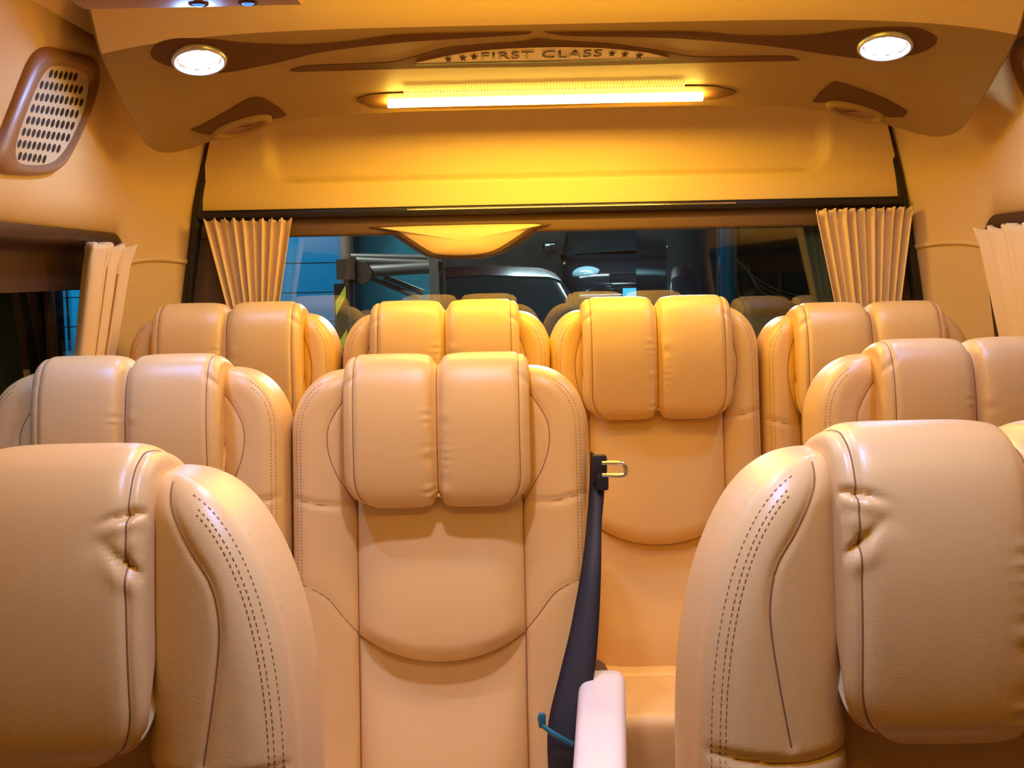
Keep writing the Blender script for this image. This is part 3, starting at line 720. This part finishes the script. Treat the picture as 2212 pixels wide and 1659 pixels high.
# ------------------------------------------------------------------ seat belt by the middle seat
belt = empty('seat_belt', (.13, 2.0, .5)); YB = 2.12
Lp = [(1279, 975), (1276, 1040), (1270, 1130), (1258, 1230), (1236, 1350), (1212, 1450), (1190, 1540), (1184, 1600), (1188, 1700), (1190, 1800)]
Rp = [(1290, 985), (1302, 1050), (1297, 1130), (1296, 1230), (1291, 1350), (1282, 1450), (1262, 1540), (1256, 1600), (1256, 1700), (1256, 1800)]
Yd = [2.20, 2.17, 2.13, 2.08, 2.04, 2.01, 1.985, 1.97, 1.95, 1.93]
mb = MB(); P = []
Ls, Rs, Ds = spline(Lp, 6), spline(Rp, 6), spline([(d, 0) for d in Yd], 6)
for l, r_, d in zip(Ls, Rs, Ds):
    row = []
    for k in range(7):
        t = k / 6; p = at(*(l * (1 - t) + r_ * t), d[0]); row.append((p.x, p.y - .008 * math.sin(PI * t) - .01 * t, p.z))
    P.append(row)
mb.grid(P, 0, flip=True); o = mb.build('webbing', BELT, None); so = o.modifiers.new('thick', 'SOLIDIFY'); so.thickness = .003; under(o, belt)
c = at(1295, 1025, 2.15); mb = MB(); mb.box((c.x, c.y, c.z + .01), (.026, .02, .05)); mb.box((c.x + .004, c.y - .002, c.z - .012), (.022, .022, .03)); under(mb.build('tongue_grip', BELT, None, True, .005, 2, 50), belt)
a, b_ = at(1300, 1000, 2.14), at(1351, 1026, 2.14); mb = MB()
L = [(a.x, a.z), (b_.x - .004, a.z - .002), (b_.x, a.z - .008), (b_.x - .002, b_.z), (a.x, b_.z + .002)]
mb.tube([(x, 2.14, z) for x, z in spline([(a.x, a.z), (b_.x - .01, a.z - .001), (b_.x, a.z - .008), (b_.x - .003, b_.z), (a.x, b_.z + .001)], 5)], .0042, 0, 8); under(mb.build('metal_tongue', METAL, None), belt)
mb = MB(); q = [at(x, y, d) for x, y, d in ((1166, 1548, 1.95), (1168, 1560, 1.945), (1178, 1572, 1.94), (1205, 1590, 1.935), (1238, 1608, 1.935))]
mb.tube([tuple(p) for p in spline([tuple(p) for p in q], 5)], .0042, 0, 8); under(mb.build('teal_strap', TEAL, None), belt)
c = at(1171, 1556, 1.945); mb = MB(); mb.box(c, (.012, .012, .024)); under(mb.build('teal_clip', TEAL, None, True, .004, 2, 50), belt)
tag(belt, 'black seat belt hanging beside the middle seat with a metal tongue and teal clip', 'seat belt')

# ------------------------------------------------------------------ outside: the parking hall behind the van
GZ = -.40
BLUEW = mat('blue_wall', (.0, .13, .27), .6, spec=.2); TEALW = mat('teal_wall', (.02, .26, .34), .7, mottle=.45, mscale=3)
CONC = mat('concrete', (.16, .16, .17), .8, mottle=.3); STEEL = mat('dull_steel', (.22, .16, .13), .4, metal=.5)
PALE = mat('pale_panel', (.45, .55, .60), .5); MAROON = mat('maroon_paint', (.05, .006, .008), .25, coat=.6)
BLKP = mat('black_paint', (.008, .010, .014), .15, coat=1); CARGL = mat('car_glass', (.01, .02, .025), .05, spec=.8)
YEL = mat('hazard_yellow', (.75, .55, .03), .5); TYRE = mat('tyre', (.01, .01, .01), .8); LAMPG = mat('headlamp_lens', (.5, .8, .9), .08, metal=.6)
PLATE = mat('number_plate_blue', (.08, .45, .62), .4)
mb = MB(); mb.box((1, 11.6, GZ - .05), (16, 16.6, .1)); tag(mb.build('ground_outside', CONC, smooth=False), kind='structure')
ww = MB(); pl_, pr2 = at(520, 600, 6.4).x - 2.2, at(744, 600, 6.4).x
for k in range(24): ww.box(((pl_ + pr2) / 2, 6.45, GZ + .075 + k * .15), (pr2 - pl_, .06, .144))
tag(ww.build('wall_blue_cladding', BLUEW, smooth=False, bevel=0), kind='structure')
x0, x1 = at(744, 600, 6.6).x, at(936, 600, 6.6).x
mb = MB(); mb.box(((x0 + x1) / 2, 6.75, 1.2), (x1 - x0, .05, 4)); tag(mb.build('wall_teal', TEALW, smooth=False), kind='structure')
mb = MB(); mb.box((2.6, 19.8, 2), (14, .1, 6)); tag(mb.build('wall_hall_back', CONC, smooth=False), kind='structure')
mb = MB(); mb.box((-3.2, 2.5, 1.2), (.08, 8, 4.0)); tag(mb.build('wall_hall_left', TEALW, smooth=False), kind='structure')
mb = MB(); mb.box((4.6, 2.5, 1.2), (.08, 8, 4.0)); tag(mb.build('wall_hall_right', CONC, smooth=False), kind='structure')
# standing pipe and rails
px = at(750, 600, 6.3); mb = MB(); mb.tube([(px.x, 6.3, GZ), (px.x, 6.3, 3.2)], .035, 0, 12); tag(mb.build('standing_pipe', STEEL), 'rusty upright pipe against the blue wall outside the rear window', 'pipe')
root = empty('pipe_rail', tuple(at(770, 580, 6.25)))
for (a, b, r) in (((758, 553), (925, 556), .014), ((770, 562), (925, 568), .02), ((765, 586), (955, 574), .03), ((775, 592), (950, 582), .018)):
    mb = MB(); mb.tube([tuple(at(*a, 6.25)), tuple(at(*b, 6.25))], r, 0, 10); under(mb.build('rail', STEEL, None), root)
for (a, b) in (((800, 600), (905, 642)), ((830, 598), (915, 632))):
    mb = MB(); mb.tube([tuple(at(*a, 6.3)), tuple(at(*b, 6.3))], .014, 0, 8); under(mb.build('brace', STEEL, None), root)
c = at(780, 590, 6.2); mb = MB(); mb.tube([(c.x, c.y - .03, c.z), (c.x, c.y + .1, c.z)], .055, 0, 16); mb.box((c.x - .07, c.y, c.z + .02), (.09, .1, .1)); under(mb.build('joint', DARKTRIM, None, auto=40), root)
tag(root, 'dull steel pipe rails with braces in front of the teal wall outside', 'rail')
px = at(938, 600, 6.2); mb = MB(); mb.box((px.x, 6.2, 1), (.045, .06, 3.5)); mb.box((px.x + .045, 6.22, 1), (.012, .03, 3.5)); tag(mb.build('steel_post', STEEL, smooth=False), 'thin brown steel post at the right end of the pipe rails', 'post')
# hazard post
a = at(722, 612, 5.8); b = at(752, 612, 5.8); w = b.x - a.x; zt = a.z; root = empty('hazard_post', (a.x + w / 2, 5.8, GZ))
h = zt - GZ; mb = MB(); mb.box((0, 0, h / 2), (w, w, h)); mb.build('post_body', BLACK, root, True, .008, 2, 50)
mb = MB(); k = 0
while h - .10 - k * .20 > .1:
    z = h - .04 - k * .20; y = -w / 2 - .002; mb.poly([(-w * .38, y, z - .11), (w * .38, y, z - .02), (w * .38, y, z + .035 - .02 + .0), (w * .38, y, z + .03), (-w * .38, y, z - .045)]); k += 1
mb.build('yellow_stripe', YEL, root, False)
tag(root, 'black post with yellow hazard stripes seen through the rear window', 'post')
# parked cars
def car(name, loc, rz, paint, label, sc=1.0, plate=True):
    root = empty(name, loc, rz); root.scale = (sc, sc, sc)
    # body, length along local y, nose at -y
    st = [(-2.15, .40, .62, .72), (-2.05, .28, .74, .84), (-1.6, .24, .84, .90), (-.95, .22, .92, .92), (-.3, .22, .95, .93), (.9, .22, .97, .93), (1.7, .24, .98, .90), (2.05, .34, .93, .84), (2.15, .5, .80, .74)]
    mb = MB(); P = []
    for y, z0, z1, hw in st:
        ring = []
        for k in range(28):
            t = 2 * PI * k / 28; c, s_ = math.cos(t), math.sin(t)
            ring.append((hw * math.copysign(abs(c) ** .35, c), y, (z0 + z1) / 2 + (z1 - z0) / 2 * math.copysign(abs(s_) ** .45, s_)))
        P.append(ring)
    mb.grid(P, 0, closev=True, flip=True); mb.poly(P[0]); mb.poly(P[-1][::-1]); mb.build('body', paint, root, auto=50)
    cab = [(-1.05, .90, .90, .80), (-.45, .9, 1.36, .70), (-.2, .9, 1.43, .68), (.7, .9, 1.45, .68), (1.3, .9, 1.34, .68), (1.9, .9, .96, .76)]
    mb = MB(); P = []
    for y, z0, z1, hw in cab:
        P.append([(-hw - .10, y, z0), (-hw - .02, y, z0 + (z1 - z0) * .6), (-hw + .06, y, z1 - .03), (-hw + .16, y, z1 + .005), (0, y, z1 + .03), (hw - .16, y, z1 + .005), (hw - .06, y, z1 - .03), (hw + .02, y, z0 + (z1 - z0) * .6), (hw + .10, y, z0)])
    mb.grid(P, 0, flip=True); mb.build('cabin', CARGL, root)
    mb = MB(); R = [P[i] for i in (1, 2, 3, 4)]; mb.grid([[(x * .99, y, z + .008) for x, y, z in r[2:7]] for r in R], 0, flip=True); mb.build('roof', paint, root)
    for sx in (-1, 1):
        for yy in (-1.35, 1.35):
            mb = MB(); mb.grid([[(sx * x, yy + r * math.cos(2 * PI * k / 28), .31 + r * math.sin(2 * PI * k / 28)) for k in range(28)] for r, x in ((.01, .93), (.2, .93), (.29, .95), (.31, .93), (.31, .74), (.02, .74))], 0, closev=True); w_ = mb.build('wheel', TYRE, root)
            mb = MB(); mb.grid([[(sx * x, yy + r * math.cos(2 * PI * k / 20), .31 + r * math.sin(2 * PI * k / 20)) for k in range(20)] for r, x in ((.01, .965), (.12, .95), (.19, .945))], 0, closev=True); mb.build('hubcap', CHROME, w_)
        mb = MB(); c = (sx * .62, -2.08, .66)
        mb.grid([[(c[0] + .17 * r * math.cos(2 * PI * k / 24), c[1] - .06 * (1 - r * r), c[2] + .085 * r * math.sin(2 * PI * k / 24)) for k in range(24)] for r in (1, .8, .5, .2, .01)], 0, closev=True); mb.build('headlamp', LAMPG, root)
        b = MB(); b.box((sx * .96, -.75, 1.0), (.17, .1, .12)); b.build('wing_mirror', paint, root, True, .03, 3, 50)
    mb = MB()
    for k in range(4): mb.box((0, -2.165, .56 + k * .045), (.74, .03, .016))
    mb.build('grille', CHROME, root, False)
    mb = MB(); mb.box((0, -2.13, .36), (1.5, .12, .14)); bp = mb.build('bumper', paint, root, True, .04, 3, 50)
    if plate: mb = MB(); mb.box((0, -2.2, .42), (.44, .015, .13)); mb.build('number_plate', PLATE, root, False)
    tag(root, label, 'car'); return root
mb = MB(); mb.box((2.0, 16.8, (GZ + .49) / 2), (9, 5.4, .49 - GZ)); tag(mb.build('floor_raised_deck', CONC, smooth=False), kind='structure')
p = at(1372, 600, 14.4); car('parked_car', (p.x, 16.6, .49), math.radians(2), BLKP, 'black parked car facing the rear window with chrome grille and blue plate', 1.0)
p = at(1010, 640, 9.3); car('parked_car', (p.x, 11.4, GZ), math.radians(8), MAROON, 'dark maroon parked car left of the black one outside', 1.12)
# dark van standing close at the right with a rounded rear window
def dark_van():
    Y = 4.7; c = at(1720, 600, Y); root = empty('parked_van', (c.x, Y, GZ))
    x0 = at(1560, 600, Y).x - c.x; zt = 1.9 - GZ; w = 1.75
    mb = MB(); P = []
    for y, ins in ((0, .10), (.04, .03), (.15, 0), (3.2, 0), (3.3, .05)):
        L = rrect(x0 + ins, x0 + w - ins, .25 + ins, zt - ins, .18, 6); P.append([(a, y, b) for a, b in L])
    mb.grid(P, 0, closev=True); mb.poly(P[0]); mb.poly(P[-1][::-1]); mb.build('body', BLKP, root, auto=50)
    a = at(1592, 470, Y - .02); b = at(1980, 672, Y - .02)
    L = rrect(a.x - c.x, b.x - c.x, b.z - GZ, 1.46 - GZ, .13, 8); cx, cz = np.mean([q[0] for q in L]), np.mean([q[1] for q in L])
    mb = MB(); mb.grid([[(cx + (q[0] - cx) * k, -.012 - d, cz + (q[1] - cz) * k) for q in L] for k, d in ((1.03, 0), (1.0, .012), (.97, .006))], 0, closev=True); mb.build('window_frame', DARKTRIM, root)
    mb = MB(); mb.grid([[(cx + (q[0] - cx) * k, -.014 - .02 * (1 - k * k), cz + (q[1] - cz) * k) for q in L] for k in (.98, .8, .6, .4, .2, .01)], 0, closev=True); mb.build('window_pane', mat('van_glass', (.012, .03, .028), .06, spec=.8), root)
    for k in range(3):
        mb = MB(); pts = [at(1592 + 12 * k, 560 + 5 * k, Y - .04), at(1640, 605 + 10 * k, Y - .045), at(1700, 632 + 9 * k, Y - .045), at(1790, 645 + 8 * k, Y - .04), at(1900, 640 + 8 * k, Y - .04)]
        mb.tube([(q.x - c.x, q.y - Y, q.z - GZ) for q in [Vector(t) for t in spline([tuple(p) for p in pts], 6)]], .004, 0, 6); mb.build('window_trim', STEEL, root)
    for sx in (x0 + .12, x0 + w - .12):
        mb = MB(); mb.tube([(sx - .1, .5, .33), (sx + .1, .5, .33)], .33, 0, 26); mb.build('wheel', TYRE, root, auto=40)
    mb = MB(); mb.box((x0 + w / 2, -.02, .45), (w - .1, .12, .22)); mb.build('bumper', BLKP, root, True, .04, 3, 50)
    tag(root, 'dark van parked close behind on the right with a rounded window', 'van')
dark_van()
# pale panel, and unseen lamps added to light the hall
mb = MB(); a, b = at(1385, 515, 19.6), at(1560, 565, 19.6); mb.box(((a.x + b.x) / 2, 19.72, (a.z + GZ) / 2), (b.x - a.x, .05, a.z - GZ)); tag(mb.build('slatted_shutter', PALE, smooth=False), 'pale grey slatted shutter panel above the black parked car', 'shutter')
mb = MB(); mb.box((1, 11.6, 2.72), (16, 16.6, .08)); tag(mb.build('ceiling_hall', CONC, smooth=False), kind='structure')
HALL = mat('hall_fill_glow', (1, 1, 1), .4, emit=(.72, .93, 1), es=190)
for i, (x, y, w) in enumerate(((-1.6, 5.3, 1.2), (.6, 8.2, 1.4), (2.6, 11.5, 1.4), (.9, 13.4, 1.4))):
    mb = MB(); mb.box((x, y, 2.62), (w, .14, .05)); mb.box((x, y, 2.66), (w + .1, .2, .03), 1)
    tag(mb.build('hall_fill_lamp', [HALL, STEEL], smooth=False), 'unseen cool white lamp added to light the hall behind the van', 'lamp', 'unseen hall fill lamps')

# ------------------------------------------------------------------ world and view
w = bpy.data.worlds.new('world'); S.world = w; w.use_nodes = True
w.node_tree.nodes['Background'].inputs[0].default_value = (.05, .10, .13, 1); w.node_tree.nodes['Background'].inputs[1].default_value = .12
S.view_settings.view_transform = 'Standard'; S.view_settings.look = 'None'; S.view_settings.gamma = 1; S.view_settings.exposure = -.08
S.cycles.use_adaptive_sampling = True; S.cycles.adaptive_threshold = .03; S.cycles.max_bounces = 7; S.cycles.diffuse_bounces = 4; S.cycles.glossy_bounces = 3; S.cycles.transparent_max_bounces = 8
S.cycles.use_denoising = True; S.cycles.sample_clamp_indirect = 6
